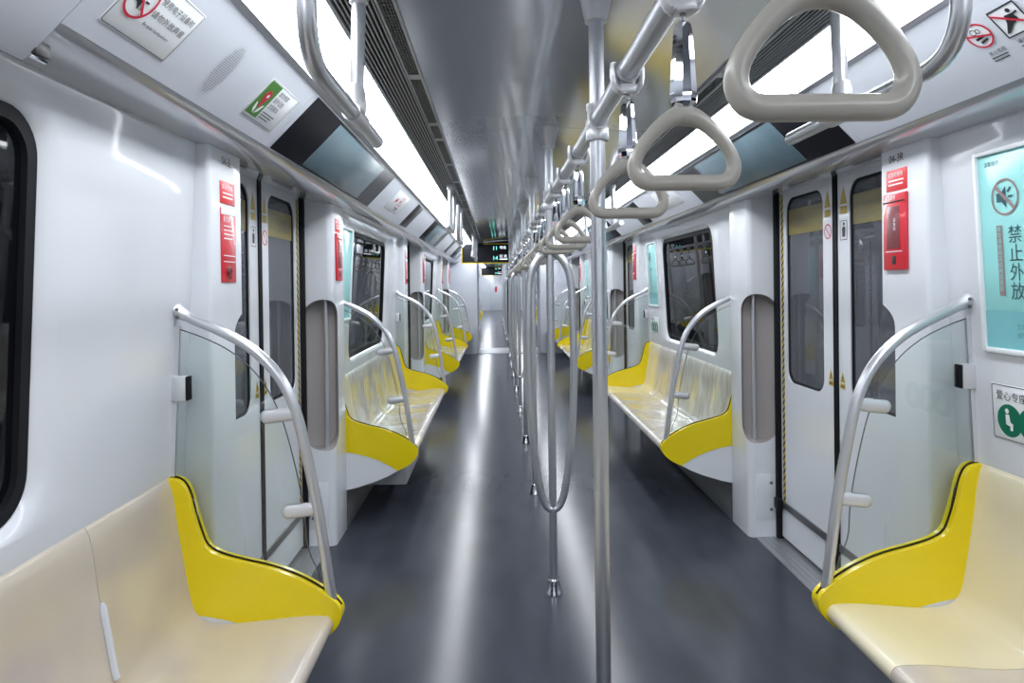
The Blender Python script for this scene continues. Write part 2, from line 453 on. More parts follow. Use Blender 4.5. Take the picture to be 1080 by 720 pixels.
for s in (-1, 1):
    for di, D in enumerate(DOORS):
        for near in (True, False):
            k = -1 if near else 1
            p = struct('trim_%d' % tn, pillar_bm(s, D, near), ['pillar', 'niche_grey'], None, 40); tn += 1
            yy = D + k * .665
            bm = B(); tube(bm, [(s * 1.222, yy + k * .062, .52), (s * 1.222, yy + k * .062, 1.40)], .0125, 12); obj('grab_bar', bm, 'rail', p)
            bm = B(); box(bm, s * 1.205, s * 1.315, yy - k * .003, yy + k * .004, .10, .36, .002); a = obj('access_panel', bm, 'pillar', p)
            for z in (.16, .31):
                bm = B(); tube(bm, [(s * 1.29, yy - k * .006, z), (s * 1.29, yy, z)], .009, 10); obj('screw', bm, 'darkmetal', a)
# doors
dn = 0
for s in (-1, 1):
    for D in DOORS:
        dn += 1
        root = sempty('door_%d' % dn, (s * DX, D, 0))
        for k in (-1, 1):
            f = lambda u, v, s=s: (s * DX, u, v)
            fb = lambda u, v, s=s: (s * (DX + .03), u, v)
            a, b = sorted((D + k * .018, D + k * .66))
            wa, wb = sorted((D + k * .125, D + k * .545))
            hole = rrect(wa, wb, .90, 1.90, .075, 8)
            bm = B(); plate_with_holes(bm, [(a, .02), (b, .02), (b, 1.96), (a, 1.96)], [hole], f)
            band(bm, [f(*p) for p in hole], [fb(*p) for p in hole])
            band(bm, [f(*p) for p in ((a, .02), (b, .02), (b, 1.96), (a, 1.96))], [fb(*p) for p in ((a, .02), (b, .02), (b, 1.96), (a, 1.96))])
            bmesh.ops.remove_doubles(bm, verts=bm.verts, dist=.0003)
            leaf = obj('door_leaf', bm, 'pillar', root)
            bm = B(); h2 = rrect(wa + .012, wb - .012, .912, 1.888, .065, 8)
            fs = lambda u, v, s=s: (s * (DX + .006), u, v)
            band(bm, [fs(*p) for p in hole], [fs(*p) for p in h2]); band(bm, [fs(*p) for p in h2], [fb(*p) for p in h2]); obj('window_seal', bm, 'black', leaf)
            bm = B(); ngon(bm, [(s * (DX + .012), u, v) for u, v in h2]); r = bmesh.ops.extrude_face_region(bm, geom=bm.faces[:])
            for v in [x for x in r['geom'] if isinstance(x, bmesh.types.BMVert)]: v.co.x += s * .006
            obj('door_glass', bm, 'doorglass', leaf)
            bm = B(); box(bm, s * (DX + .0095), s * (DX + .0115), wa + .012, wb - .012, 1.70, 1.835); obj('film_band', bm, 'band', leaf)
            y0, y1 = sorted((D + k * .585, D + k * .612))
            bm = B(); box(bm, s * (DX - .0015), s * (DX + .001), y0, y1, .2, 1.93); obj('hazard_stripe', bm, 'hazard', leaf)
            y0, y1 = sorted((D + k * .002, D + k * .020))
            bm = B(); box(bm, s * (DX - .008), s * (DX + .02), y0, y1, .02, 1.955, .003); obj('edge_rubber', bm, 'black', leaf)
            bm = B(); a_, b_ = sorted((D + k * .02, D + k * .64)); box(bm, s * (DX - .008), s * (DX + .002), a_, b_, .185, .222, .002); obj('guide_strip', bm, 'darkmetal', leaf)
            # stickers beside the leading edge
            m = p_door(s, D + k * .075, 1.80)
            bm = B(); poly(bm, [(-.032, 0), (.032, 0), (0, .085)], E1); poly(bm, [(-.03, -.045), (.03, -.045), (.03, -.01), (-.03, -.01)], E1); obj('warning_sticker', tf(bm, m), 'amber', leaf)
            bm = B(); annulus(bm, 0, -.115, .036, .006, E1)
            stroke(bm, -.025, -.09, .025, -.14, .005, E2)
            if k > 0: obj('prohibition_sticker', tf(bm, m), 'inkred', leaf)
            else:
                bm.free(); bm = B(); outline(bm, -.032, .032, -.165, -.075, .003, E1); poly(bm, [(-.012, -.15), (.012, -.15), (.016, -.11), (0, -.10), (-.014, -.11)], E1); disc(bm, .002, -.091, .008, z=E1)
                obj('pinch_sticker', tf(bm, m), 'ink', leaf)
            m = p_door(s, D + k * .055, .95)
            bm = B(); poly(bm, [(-.022, .03), (.022, .03), (0, .08)], E1); poly(bm, [(-.022, 0), (.022, 0), (.022, .024), (-.022, .024)], E1); obj('warning_sticker', tf(bm, m), 'amber', leaf)
            bm = B(); stroke(bm, 0, .037, 0, .06, .006, E2); stroke(bm, -.015, .012, .015, .012, .006, E2); obj('sticker_mark', tf(bm, m), 'ink', leaf)
            # jamb seal and bottom guide block
            y0, y1 = sorted((D + k * .632, D + k * .668))
            bm = B(); box(bm, s * (DX - .025), s * (DX + .03), y0, y1, 0, 1.945, .006); obj('jamb_rubber', bm, 'black', root)
            y0, y1 = sorted((D + k * .60, D + k * .655))
            bm = B(); box(bm, s * (DX - .04), s * (DX - .008), y0, y1, .175, .235, .006); obj('guide_block', bm, 'gloss_black', root)
        bm = B(); box(bm, s * 1.2, s * 1.385, D - .665, D + .665, -.02, .004, .002)
        for x in (1.23, 1.26, 1.29): box(bm, s * x, s * (x + .012), D - .66, D + .66, .003, .006)
        obj('sill_plate', bm, 'plate', root)
# end walls and gangway
GW = .66
bm = B()
for s in (-1, 1): box(bm, s * GW, s * 1.42, Y1, Y1 + .06, -.02, 2.3, .01)
box(bm, -GW - .005, GW + .005, Y1, Y1 + .06, 1.93, 2.3)
struct('wall_end', bm, 'cove')
bm = B(); box(bm, -1.45, 1.45, Y0 - .06, Y0, -.05, 2.3); struct('wall_back', bm, 'white')
bm = B(); box(bm, -.75, .75, Y1, 15.6, -.04, .012, .004); struct('floor_gangway', bm, 'plate')
for s, side in ((-1, 'left'), (1, 'right')):
    bm = B()
    for k in range(9): box(bm, s * (.70 + .02 * (k % 2)), s * .78, 14.46 + k * .125, 14.46 + k * .125 + .122, 0, 2.0, .02)
    struct('wall_gangway_' + side, bm, 'cove')
bm = B(); box(bm, -.8, .8, Y1 + .05, 15.6, 1.98, 2.05); struct('ceiling_gangway', bm, 'cove')
# the next car, seen through the gangway
N0, N1 = 15.6, 39.0
bm = B(); box(bm, -1.3, 1.3, N0, N1, -.05, 0); struct('floor_next_car', bm, 'floor')
bm = B(); extrude_xz(bm, [(-.455, 2.118), (0, 2.156), (.455, 2.118), (.455, 2.2), (-.455, 2.2)], N0, N1); struct('ceiling_next_car', bm, 'ceil')
for s, side in ((-1, 'left'), (1, 'right')):
    bm = B(); extrude_xz(bm, [(1.27, 0), (1.19, 1.94), (LIP[0], LIP[1]), TOP, (.61, 2.11), (.455, 2.118), (.455, 2.25), (1.4, 2.25), (1.4, 0)], N0, N1, s)
    struct('wall_next_car_' + side, bm, 'white')
bm = B()
for s in (-1, 1): box(bm, s * GW, s * 1.42, N0 - .05, N0 + .02, -.02, 2.3)
box(bm, -GW, GW, N0 - .05, N0 + .02, 1.93, 2.3); struct('wall_next_car_near', bm, 'white')
bm = B(); box(bm, -1.4, 1.4, N1, N1 + .05, 0, 2.3); struct('wall_next_car_far', bm, 'white')
dr = sempty('door_far', (-.1, N1 - .03, 0))
bm = B(); box(bm, -.62, .12, N1 - .05, N1, 0, 1.95, .01); obj('door_leaf', bm, 'pillar', dr)
bm = B(); box(bm, -.36, -.24, N1 - .06, N1 - .045, 1.05, 1.35, .01); obj('notice', bm, 'redsign', dr)
bm = B(); box(bm, .13, .62, N1 - .05, N1, 0, 1.95, .01); obj('dark_glass', bm, 'gloss_black', dr)

# ================================================================== CEILING FITTINGS
def light_strip(s, a, b, label):
    t = thing('ceiling_light', label, 'light', (s * .742, (a + b) / 2, 2.13))
    bm = B(); extrude_long(bm, [(.648, 2.142), (.67, 2.137), (.74, 2.134), (.81, 2.137), (.836, 2.142), (.836, 2.148), (.648, 2.148)], a, b, s); obj('diffuser', bm, 'lamp', t)
    bm = B(); extrude_xz(bm, [(.836, 2.148), (.838, 2.124), (.85, 2.122), (.866, 2.122), (.866, 2.15)], a, b, s); obj('outer_frame', bm, 'lampframe', t)
    bm = B(); extrude_xz(bm, [(.648, 2.182), (.648, 2.130), (.637, 2.130), (.637, 2.182)], a, b, s); obj('inner_frame', bm, 'lampframe', t)
light_strip(-1, Y0, Y1, 'long white light strip along the left side of the ceiling')
light_strip(1, Y0, Y1, 'long white light strip along the right side of the ceiling')
for s, side in ((-1, 'left'), (1, 'right')):
    a, b = N0, N1
    t = thing('ceiling_light', 'light strip on the %s of the next car beyond the gangway' % side, 'light', (s * .705, 27, 2.1))
    bm = B(); box(bm, s * .66, s * .80, a, b, 2.105, 2.115); obj('diffuser', bm, 'lamp', t)
# air vents: longitudinal slats, inner third a dark perforated grille
def vent(s, a, b, label):
    t = thing('air_vent', label, 'vent', (s * .53, (a + b) / 2, 2.142), 'air vent grilles beside the light strips')
    bm = B()
    for k in range(8):
        x = .632 - k * .0125 - .004; box(bm, s * (x - .0021), s * (x + .0021), a, b, 2.134, 2.137)
    obj('slats', bm, 'slat', t, 0)
    bm = B()
    box(bm, s * .483, s * .491, a, b, 2.130, 2.152); box(bm, s * .527, s * .533, a, b, 2.130, 2.152)
    n = 3
    for k in range(n + 1):
        y = a + (b - a - .3) * k / n; box(bm, s * .49, s * .528, y, y + .05, 2.132, 2.135)
    obj('grille', bm, 'slat', t, 0)
    bm = B()
    for k in range(4): box(bm, s * ((.497) + k * .008), s * (.4995 + k * .008), a, b, 2.134, 2.140)
    n = int((b - a) / .022)
    for k in range(n + 1):
        y = a + (b - a) * k / n; box(bm, s * .483, s * .533, y - .002, y + .002, 2.136, 2.141)
    obj('mesh', bm, 'darkmetal', t, 0)
cuts = [-1.4, .9, 3.18, 5.47, 7.76, 10.05, 12.34, Y1]
VL = ['above the camera', 'before the nearest door', 'after the nearest door', 'before the second door', 'after the second door', 'before the third door', 'after the third door']
for s, side in ((-1, 'left'), (1, 'right')):
    for i, (a, b) in enumerate(zip(cuts, cuts[1:])):
        vent(s, a + .004, b - .004, '%s slatted ceiling air vent beside the light strip, %s' % (side, VL[i]))

# ---- overhead bar, poles, straps
NP = 9
poleY = [POLE0 + PP * k for k in range(NP)]
bar = thing('overhead_bar', 'long central overhead grab bar joining all the poles in this car', 'grab bar', (0, 0, BARZ))
bm = B(); tube(bm, [(0, -1.2, BARZ), (0, 14.0, BARZ)], .0195, 20); obj('bar_tube', bm, 'steel', bar)
def make_pole(y, looped, label):
    t = thing('grab_pole', label, 'pole', (0, y, 0), 'central grab poles')
    bm = B(); tube(bm, [(0, y, .02), (0, y, 2.175)], .0185, 20); obj('pole_tube', bm, 'steel', t)
    bm = B(); lathe(bm, [(.040, 0), (.040, .006), (.036, .014), (.028, .055), (.0265, .068), (.022, .073), (.019, .073)], (0, y, 0)); obj('floor_flange', bm, 'chrome', t)
    bm = B(); lathe(bm, [(.019, 2.085), (.027, 2.085), (.0275, 2.092), (.030, 2.10), (.038, 2.14), (.054, 2.172), (.054, 2.18)], (0, y, 0)); obj('ceiling_flange', bm, 'clamp', t)
    bm = B(); lathe(bm, [(.019, 1.797), (.0265, 1.797), (.0275, 1.80), (.0275, 1.827), (.024, 1.832), (.024, 1.868), (.0265, 1.873), (.0265, 1.886), (.019, 1.888)], (0, y, 0))
    tube(bm, [(0, y - .036, BARZ), (0, y + .036, BARZ)], .0245, 18); obj('cross_joint', bm, 'darkmetal' if False else 'clamp', t)
    if looped:
        prof = [(.006, 1.600), (.045, 1.578), (.082, 1.52), (.098, 1.44), (.104, 1.30), (.106, 1.10), (.102, .92), (.092, .75), (.076, .60), (.060, .50), (.042, .435), (.022, .405), (.004, .398)]
        for q in (-1, 1):
            bm = B(); tube(bm, smoothpts([(q * x, y - .004, z) for x, z in prof], 5), .0175, 14); obj('side_loop', bm, 'steel', t)
    return t
pole_pl = make_pole(poleY[0], False, 'nearest grab pole, plain, running from floor to ceiling in the foreground')
pole_lp = make_pole(poleY[1], True, 'second grab pole from the camera, with a pair of looped side grips')
used = False
for k in range(2, NP):
    lp = k % 3 == 1
    lab = '%s grab pole from the camera, %s' % (ORD[k], 'with a pair of looped side grips' if lp else 'plain brushed steel')
    dup(pole_lp if lp else pole_pl, (0, poleY[k], 0), None, lab)
# next car poles
bm = B(); tube(bm, [(0, 17.0, BARZ), (0, 36, BARZ)], .0195, 12)
nb = thing('overhead_bar', 'overhead grab bar of the next car beyond the gangway', 'grab bar', (0, 26, BARZ)); obj('bar_tube', bm, 'steel', nb)
for k in range(6):
    dup(pole_pl, (0, 18.0 + PP * k * 1.5, 0), None, '%s grab pole in the next car beyond the gangway' % ORD[k] if k else 'nearest grab pole in the next car beyond the gangway')
# hand strap
def make_strap(y, label):
    t = thing('hanging_strap', label, 'hand strap', (0, y, 1.571), 'hand straps on the overhead bar')
    # saddle clamp on the bar
    bm = B()
    for q in (-1, 1):
        pts = smoothpts([(q * .006, 0, 1.812), (q * .016, 0, 1.813), (q * .023, 0, 1.824), (q * .0262, 0, 1.845), (q * .0255, 0, 1.862)], 4)
        a = [(p.x + q * 0, y - .013, p.z) for p in pts]
        tube(bm, [(p.x, y, p.z) for p in pts], [.0075, .008, .0085, .0085, .008, .008, .0075, .0075, .0075, .007, .007, .007, .0065, .0065, .006, .006, .006][:len(pts)], 10, squash=1.9, up=(0, 1, 0))
    box(bm, -.016, .016, y - .016, y + .016, 1.804, 1.822, .004)
    tube(bm, [(0, y - .017, BARZ), (0, y + .017, BARZ)], .0225, 16)
    obj('saddle_clamp', bm, 'clamp', t)
    bm = B(); tube(bm, [(0, y, 1.785), (0, y, 1.808)], .004, 8); obj('pin', bm, 'darkmetal', t)
    bm = B(); lathe(bm, [(.006, 1.793), (.010, 1.790), (.0125, 1.782), (.0175, 1.712), (.0185, 1.695), (.017, 1.686), (.011, 1.680), (.006, 1.680)], (0, y, 0), 10); obj('chrome_sleeve', bm, 'chrome', t, 20)
    bm = B()
    for q in (-1, 1): tube(bm, [(q * .004, y, 1.682), (q * .011, y, 1.664)], .0028, 8)
    obj('webbing', bm, 'darkmetal', t)
    # ring
    half = [(0, .0105), (.030, .0105), (.048, .0108), (.059, .0155), (.0655, .027), (.0645, .041), (.056, .058), (.043, .074), (.028, .088), (.013, .0965), (0, .099)]
    hr = [.0105, .0105, .0105, .0105, .0098, .009, .0087, .0092, .0105, .0125, .0135]
    pts = half + [(-x, z) for x, z in reversed(half[1:-1])]; rr = hr + list(reversed(hr[1:-1]))
    P3 = [(x, y, 1.571 + z) for x, z in pts]
    n = len(P3); SP, SR = [], []
    for i in range(n):
        p0, p1, p2, p3 = [Vector(P3[(i + j) % n]) for j in (-1, 0, 1, 2)]
        for k in range(5):
            u = k / 5
            SP.append(.5 * ((2 * p1) + (p2 - p0) * u + (2 * p0 - 5 * p1 + 4 * p2 - p3) * u * u + (3 * p1 - p0 - 3 * p2 + p3) * u ** 3)); SR.append(rr[i] * (1 - u) + rr[(i + 1) % n] * u)
    bm = B(); tube(bm, SP, SR, 14, closed=True, up=(0, 1, 0))
    obj('grip_ring', bm, 'ring', t, 60)
    return t
first = None
for k in range(-1, NP - 1):
    for j in range(3):
        y = POLE0 + PP * k + PP * (j + 1) / 4
        pos = ('nearest', 'middle', 'farthest')[j]
        if k < 0: lab = 'grey triangular hand strap ahead of the nearest pole, %s of three' % ('closest to camera' if j == 0 else pos)
        else: lab = 'grey triangular hand strap, %s of three between the %s and %s poles' % (pos, ORD[k], ORD[k + 1])
        if first is None: first = make_strap(y, lab)
        else: dup(first, (0, y, 1.571), None, lab)
# ---- ceiling handrails over the bench ends
def make_handrail(s, D, k, label):
    """k=-1: before the door D, +1: after it"""
    X = s * .572; ye, yp, yr = D + k * 1.285, D + k * 1.565, D + k * 1.98
    t = thing('ceiling_handrail', label, 'handrail', (X, yp, BARZ), 'short handrails under the light strips')
    pts = fillet([(X, ye, BARZ), (X, yr, BARZ), (X - s * .01, yr + k * .02, 2.15)], .10, 8)
    bm = B(); tube(bm, pts, .0175, 16); obj('rail_tube', bm, 'rail', t)
    bm = B(); tube(bm, [(X, yp, BARZ), (X - s * .012, yp, 2.15)], .0165, 16); obj('post', bm, 'rail', t)
    bm = B(); tube(bm, [(X, yp - .055, BARZ), (X, yp + .055, BARZ)], .0215, 16); lathe(bm, [(.020, -.005), (.026, .02), (.022, .06), (.0175, .075)], (X, yp, BARZ), 14); obj('tee_bracket', bm, 'clamp', t)
    bm = B(); lathe(bm, [(.017, 2.105), (.022, 2.11), (.026, 2.135), (.026, 2.145)], (X - s * .01, yp, 0), 16); obj('ceiling_flange', bm, 'clamp', t)
    return t
for s, side in ((-1, 'left'), (1, 'right')):
    proto = {}
    for di in (1, 2, 3):
        for k in (-1, 1):
            if di == 3 and k == 1: continue
            lab = '%s short ceiling handrail just %s the %s %s door' % (side, 'before' if k < 0 else 'after', ORD[di - 1], side)
            if k not in proto: proto[k] = make_handrail(s, DOORS[di], k, lab)
            else: dup(proto[k], (s * .572, DOORS[di] + k * 1.565, BARZ), None, lab)

# ================================================================== BENCHES
SEATP = [(1.05, .365), (.83, .378), (.79, .386), (.768, .402), (.762, .420), (.770, .437), (.79, .446), (.86, .446), (.95, .438), (1.04, .430), (1.11, .430), (1.155, .443), (1.183, .475), (1.197, .53),
         (1.212, .62), (1.228, .72), (1.236, .79), (1.243, .832), (1.25, .858), (1.262, .877), (1.285, .886), (1.32, .888), (1.33, .884), (1.33, .40), (1.28, .35)]
UPPER = [(1.32, .873), (1.25, .872), (1.217, .858), (1.198, .822), (1.185, .77), (1.168, .71), (1.148, .662), (1.11, .636), (1.043, .615), (.952, .592), (.876, .563), (.816, .53), (.766, .495), (.742, .468),
         (.738, .44), (.755, .405), (.80, .366), (.86, .337)]
LOWB = [(.86, .337), (.91, .368), (.959, .394), (1.03, .422), (1.106, .443), (1.2, .458), (1.32, .462)]
FAIR = [(1.32, .20), (1.232, .214), (1.104, .24), (.987, .277), (.92, .305)]
def sm2(pts, n=3):
    return [(p.x, p.y) for p in smoothpts([(a, b, 0) for a, b in pts], n)]
SEATS = sm2(SEATP, 3)
def seat_bm(s, y0, y1):
    bm = B(); ny = 8; rows = []
    for j in range(ny + 1):
        t = j / ny; y = y0 + (y1 - y0) * t; c = math.sin(PI * t) ** .7 if 0 < t < 1 else 0
        row = []
        for i, (x, z) in enumerate(SEATS):
            dz = dx = 0
            if x < 1.17 and z > .40 and i > 12: w = max(0, min(1, (x - .80) / .1)); dz = -.011 * c * w
            if 1.17 <= x < 1.26 and z > .45 and z < .86: w = max(0, min(1, (.85 - z) / .15)); dx = .011 * c * w
            row.append(bm.verts.new((s * (x + dx), y, z + dz)))
        rows.append(row)
    for a, b in zip(rows, rows[1:]):
        for i in range(len(a) - 1): bm.faces.new((a[i], a[i + 1], b[i + 1], b[i]))
    for row, flip in ((rows[0], 0), (rows[-1], 1)):
        bm.faces.new(row if flip else list(reversed(row)))
    # underside and back closing
    a, b = rows[0], rows[-1]
    bm.faces.new([r[0] for r in rows] + [r[-1] for r in reversed(rows)])
    return bm
def end_panel(t, s, y):
    """yellow end panel centred on y"""
    h = .024
    bm = B(); extrude_xz(bm, sm2(UPPER, 3) + sm2(LOWB, 3)[1:], y - h, y + h, s); bevel_sharp(bm, .007, 2, 50); p = obj('end_panel', bm, 'yellow', t); p['label'] = 'yellow end panel'
    # dark gasket line let into the top edge
    up = sm2(UPPER[:14], 3)
    bm = B(); tube(bm, [(s * x, y, z + .0012) for x, z in up], .0042, 6); obj('gasket', bm, 'black', p)
    bm = B(); extrude_xz(bm, [LOWB[0]] + sm2(LOWB, 3)[1:] + FAIR, y - h + .003, y + h - .003, s); bevel_sharp(bm, .004, 1, 50); obj('end_fairing', bm, 'pillar', t)
def make_bench(s, a, b, nseat, label, cream_at, mat_, ends=(True, True), endw=None):
    t = thing('bench_seat', label, 'bench', (s * 1.0, (a + b) / 2, 0), 'bench seats along the walls')
    p0, p1 = a + (.024 if ends[0] else 0), b - (.024 if ends[1] else 0)
    q0, q1 = a + (.046 if ends[0] else .002), b - (.046 if ends[1] else .002)
    w = (q1 - q0) / nseat
    for i in range(nseat):
        y0 = q0 + w * i; cr = i == cream_at
        if endw: w_ = (q1 - q0 - endw) / (nseat - 1); y0 = q0 + w_ * i; ww = endw if i == nseat - 1 else w_
        else: ww = w
        o = obj('seat', seat_bm(s, y0 + .0012, y0 + ww - .0012), 'cream' if cr else mat_, t, 50)
        if cr: o['label'] = 'cream end seat'
        if i and mat_ == 'seat':
            bm = B(); pr = sm2([(1.19, .50), (1.197, .53), (1.212, .62), (1.223, .69)], 4)
            tube(bm, [(s * (x - .004), y0, z) for x, z in pr], [.004] + [.009] * (len(pr) - 2) + [.004], 8, squash=1.0); obj('seat_divider', bm, 'fin', t)
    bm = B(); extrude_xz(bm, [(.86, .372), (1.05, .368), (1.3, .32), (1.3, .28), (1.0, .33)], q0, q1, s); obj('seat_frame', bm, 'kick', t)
    if ends[0]: end_panel(t, s, p0)
    if ends[1]: end_panel(t, s, p1)
    return t
BN = ['nearest', 'second', 'third', 'short last']
BL = {(-1, 0): 'left foreground bench, plain beige seats between yellow ends', (1, 0): 'right foreground bench with a cream seat at its yellow end',
      (-1, 1): 'second bench on the left, film-wrapped beige seats beyond the nearest door', (1, 1): 'second bench on the right, film-wrapped beige seats beyond the nearest door',
      (-1, 2): 'third bench on the left, beyond the second left door', (1, 2): 'third bench on the right, beyond the second right door',
      (-1, 3): 'short last bench on the left against the end wall', (1, 3): 'short last bench on the right against the end wall'}
for s in (-1, 1):
    for i, (a, b) in enumerate(BENCH):
        if i == 3: t = make_bench(s, a, b, 2, BL[s, i], -1, 'film', (True, False))
        elif i == 2 : t = dup(proto_b, (s * 1.0, (a + b) / 2, 0), None, BL[s, i])
        else:
            t = make_bench(s, a, b, 6, BL[s, i], 0 if s < 0 else 5, 'seat' if i == 0 else 'film', endw=.345 if (s, i) == (1, 0) else None)
            proto_b = t
    # two benches in the next car
    for q in range(2):
        dup(proto_b, (s * 1.0, 18.6 + PITCH * q, 0), None, '%s bench on the %s of the next car beyond the gangway' % (('first', 'second')[q], 'left' if s < 0 else 'right'))
# box slung under the second left bench
t = thing('equipment_box', 'grey metal box slung under the second left bench', 'box', (-1.0, 4.6, .2))
bm = B(); box(bm, -1.16, -.835, 4.32, 5.0, .195, .322, .008); obj('box_body', bm, 'grey', t)
bm = B(); box(bm, -.836, -.830, 4.36, 4.96, .215, .305, .002); obj('cover_plate', bm, 'grey', t)
for y in (4.42, 4.9): bm = B(); box(bm, -1.1, -.88, y - .02, y + .02, .32, .366, .004); obj('hanger_bracket', bm, 'grey', t)

# ---- draught screens: bent grab rail with glass
RAIL = [(1.236, 1.385), (1.215, 1.374), (1.171, 1.352), (1.085, 1.312), (1.0, 1.258), (.925, 1.178), (.876, 1.075), (.842, .93), (.814, .782), (.792, .633), (.776, .513), (.768, .462)]
def make_screen(s, y, label):
    t = thing('grab_rail', label, 'grab rail', (s * .78, y, .5), 'bent grab rails with glass at bench ends')
    bm = B(); pts = smoothpts([(s * x, y, z) for x, z in RAIL], 4)
    n = len(pts); rr = [.0165] * n; rr[0] = .0245; rr[1] = .024; rr[2] = .023; rr[3] = .0215; rr[4] = .020; rr[5] = .0185
    tube(bm, pts, rr, 16); ro = obj('rail_tube', bm, 'rail', t)
    bm = B()
    for dz in (-.012, .012):
        tube(bm, [(s * 1.222, y - .0255, 1.376 + dz), (s * 1.222, y - .020, 1.376 + dz)], .005, 8)
    obj('screw', bm, 'darkmetal', ro)
    off = [(1.236, 1.33), (1.16, 1.302), (1.08, 1.262), (1.01, 1.205), (.955, 1.13), (.915, 1.04), (.885, .93), (.862, .82), (.85, .74), (.845, .66), (.83, .61), (.815, .58), (.806, .54)]
    low = [(.816, .53), (.876, .563), (.952, .592), (1.043, .615), (1.11, .636), (1.148, .662), (1.168, .71), (1.184, .79), (1.198, .825), (1.27, .875)]
    o2 = sm2(off, 3)
    bm = B(); extrude_xz(bm, o2 + low, y - .004, y + .004, s); obj('glass_pane', bm, 'glass', t, 20)
    bm = B(); tube(bm, [(s * x, y, z) for x, z in o2], .002, 6); obj('glass_edging', bm, 'darkmetal', t)
    for (x, z, x2) in ((.906, 1.055, .962), (.845, .76, .90)):
        bm = B(); pts = [(s * (x - .035), y, z + .006), (s * x, y, z + .004), (s * x2, y, z - .002)]
        tube(bm, pts, [.017, .022, .022], 12, squash=.62, up=(0, 1, 0)); bmesh.ops.create_uvsphere(bm, u_segments=12, v_segments=8, radius=.022, matrix=Matrix.Translation((s * x2, y, z - .002)) @ Matrix.Scale(.62, 4, (0, 1, 0)))
        obj('glass_clamp', bm, 'clamp', t)
    bm = B(); box(bm, s * 1.200, s * 1.248, y - .016, y + .016, 1.105, 1.185, .006); w = obj('wall_clamp', bm, 'clamp', t)
    bm = B(); box(bm, s * 1.196, s * 1.2035, y - .017, y + .017, 1.108, 1.182, .003); obj('rubber_pad', bm, 'black', w)
    bm = B(); extrude_xz(bm, [(1.222, 1.335), (1.238, 1.335), (1.261, .875), (1.245, .875)], y - .006, y + .006, s); obj('wall_channel', bm, 'clamp', t)
    return t
for s, side in ((-1, 'left'), (1, 'right')):
    pr = None
    for i, (a, b) in enumerate(BENCH):
        for e, y in ((0, a + .024), (1, b - .024)):
            if (i, e) in ((0, 0), (3, 1)): continue
            lab = 'bent grab rail with glass at the %s end of the %s %s bench' % ('near' if e == 0 else 'far', BN[i], side)
            if pr is None: pr = make_screen(s, y, lab)
            else: dup(pr, (s * .78, y, .5), None, lab)
    for q in range(2):
        for e, dy in ((0, -1.27), (1, 1.27)):
            dup(pr, (s * .78, 18.6 + PITCH * q + dy, .5), None, 'bent grab rail at the %s end of the %s %s bench in next car' % ('near' if e == 0 else 'far', ('first', 'second')[q], side))

# ================================================================== COVE DISPLAYS AND SIGNS
def plate_on(m, u0, u1, v0, v1, th, bev=.001):
    bm = B(); box(bm, u0, u1, v0, v1, 0, th, bev); return tf(bm, m)
for s, side in ((-1, 'left'), (1, 'right')):
    for di in (1, 2, 3):
        D = DOORS[di]
        t = thing('ceiling_display', 'wide black display with blue grey screen above the %s %s door' % (ORD[di - 1], side), 'display', p_cove(s, D + .145, .01).translation, 'displays above the doors')
        m = p_cove(s, D + .145, .003)
        obj('display_panel', plate_on(m, -.893, .893, .0, .246, .004), 'gloss_black', t)
        obj('screen', plate_on(m @ Matrix.Translation((0, 0, .004)), -.53, .53, .010, .234, .0015, .0004), 'screen', t)
# thin dark board and small display between the first and second doors (left) / right
for s, side in ((-1, 'left'), (1, 'right')):
    for bi_, (y, hw) in enumerate(((5.72, .17), (10.3, .17))):
        t = thing('notice_board', 'narrow dark notice board on the %s cove above the %s bench' % (side, ('second', 'third')[bi_]), 'notice board', p_cove(s, y, .01).translation)
        m = p_cove(s, y, .02)
        obj('board', plate_on(m, -hw, hw, 0, .22, .004), 'gloss_black', t)
        obj('frame', plate_on(m, -hw - .008, hw + .008, -.008, .228, .002), 'lampframe', t)
# left: no-loudspeaker sign
def sign(name, label, cat, m, w, h, line=.0016):
    t = thing(name, label, cat, m.translation)
    obj('board', plate_on(m, -w / 2, w / 2, -h / 2, h / 2, .0015, .0005), 'board', t)
    bm = B(); outline(bm, -w / 2 + .002, w / 2 - .002, -h / 2 + .002, h / 2 - .002, line, .0015 + E1); obj('border', tf(bm, m), 'ink', t)
    return t
Z1, Z2, Z3 = .0015 + E1, .0015 + E2, .0015 + E3
def speaker_icon(bm, u, v, k, z):
    poly(bm, [(u - .55 * k, v - .25 * k), (u - .2 * k, v - .25 * k), (u + .15 * k, v - .6 * k), (u + .15 * k, v + .6 * k), (u - .2 * k, v + .25 * k), (u - .55 * k, v + .25 * k)], z)
    stroke(bm, u + .3 * k, v, u + .62 * k, v, .12 * k, z); stroke(bm, u + .28 * k, v + .25 * k, u + .5 * k, v + .5 * k, .12 * k, z); stroke(bm, u + .28 * k, v - .25 * k, u + .5 * k, v - .5 * k, .12 * k, z)
m = p_cove(-1, 1.46, .117)
t = sign('prohibition_sign', 'white notice with red barred loudspeaker on the near left cove', 'sign', m, .253, .144)
bm = B(); speaker_icon(bm, -.075, .012, .040, Z1); obj('loudspeaker_icon', tf(bm, m), 'ink', t)
bm = B(); text(bm, '使用电子设备时', -.024, .030, .0195, Z1, sx=1.0); text(bm, '请勿外放声音', -.024, -.004, .0195, Z1, sx=1.16)
text(bm, 'Be quiet loudspeakers', -.024, -.030, .0118, Z1, sx=1.0); obj('lettering', tf(bm, m), 'ink', t)
bm = B(); annulus(bm, -.075, .012, .047, .0062, Z2); stroke(bm, -.106, .043, -.044, -.019, .0065, Z3); obj('prohibition_mark', tf(bm, m), 'inkred', t)
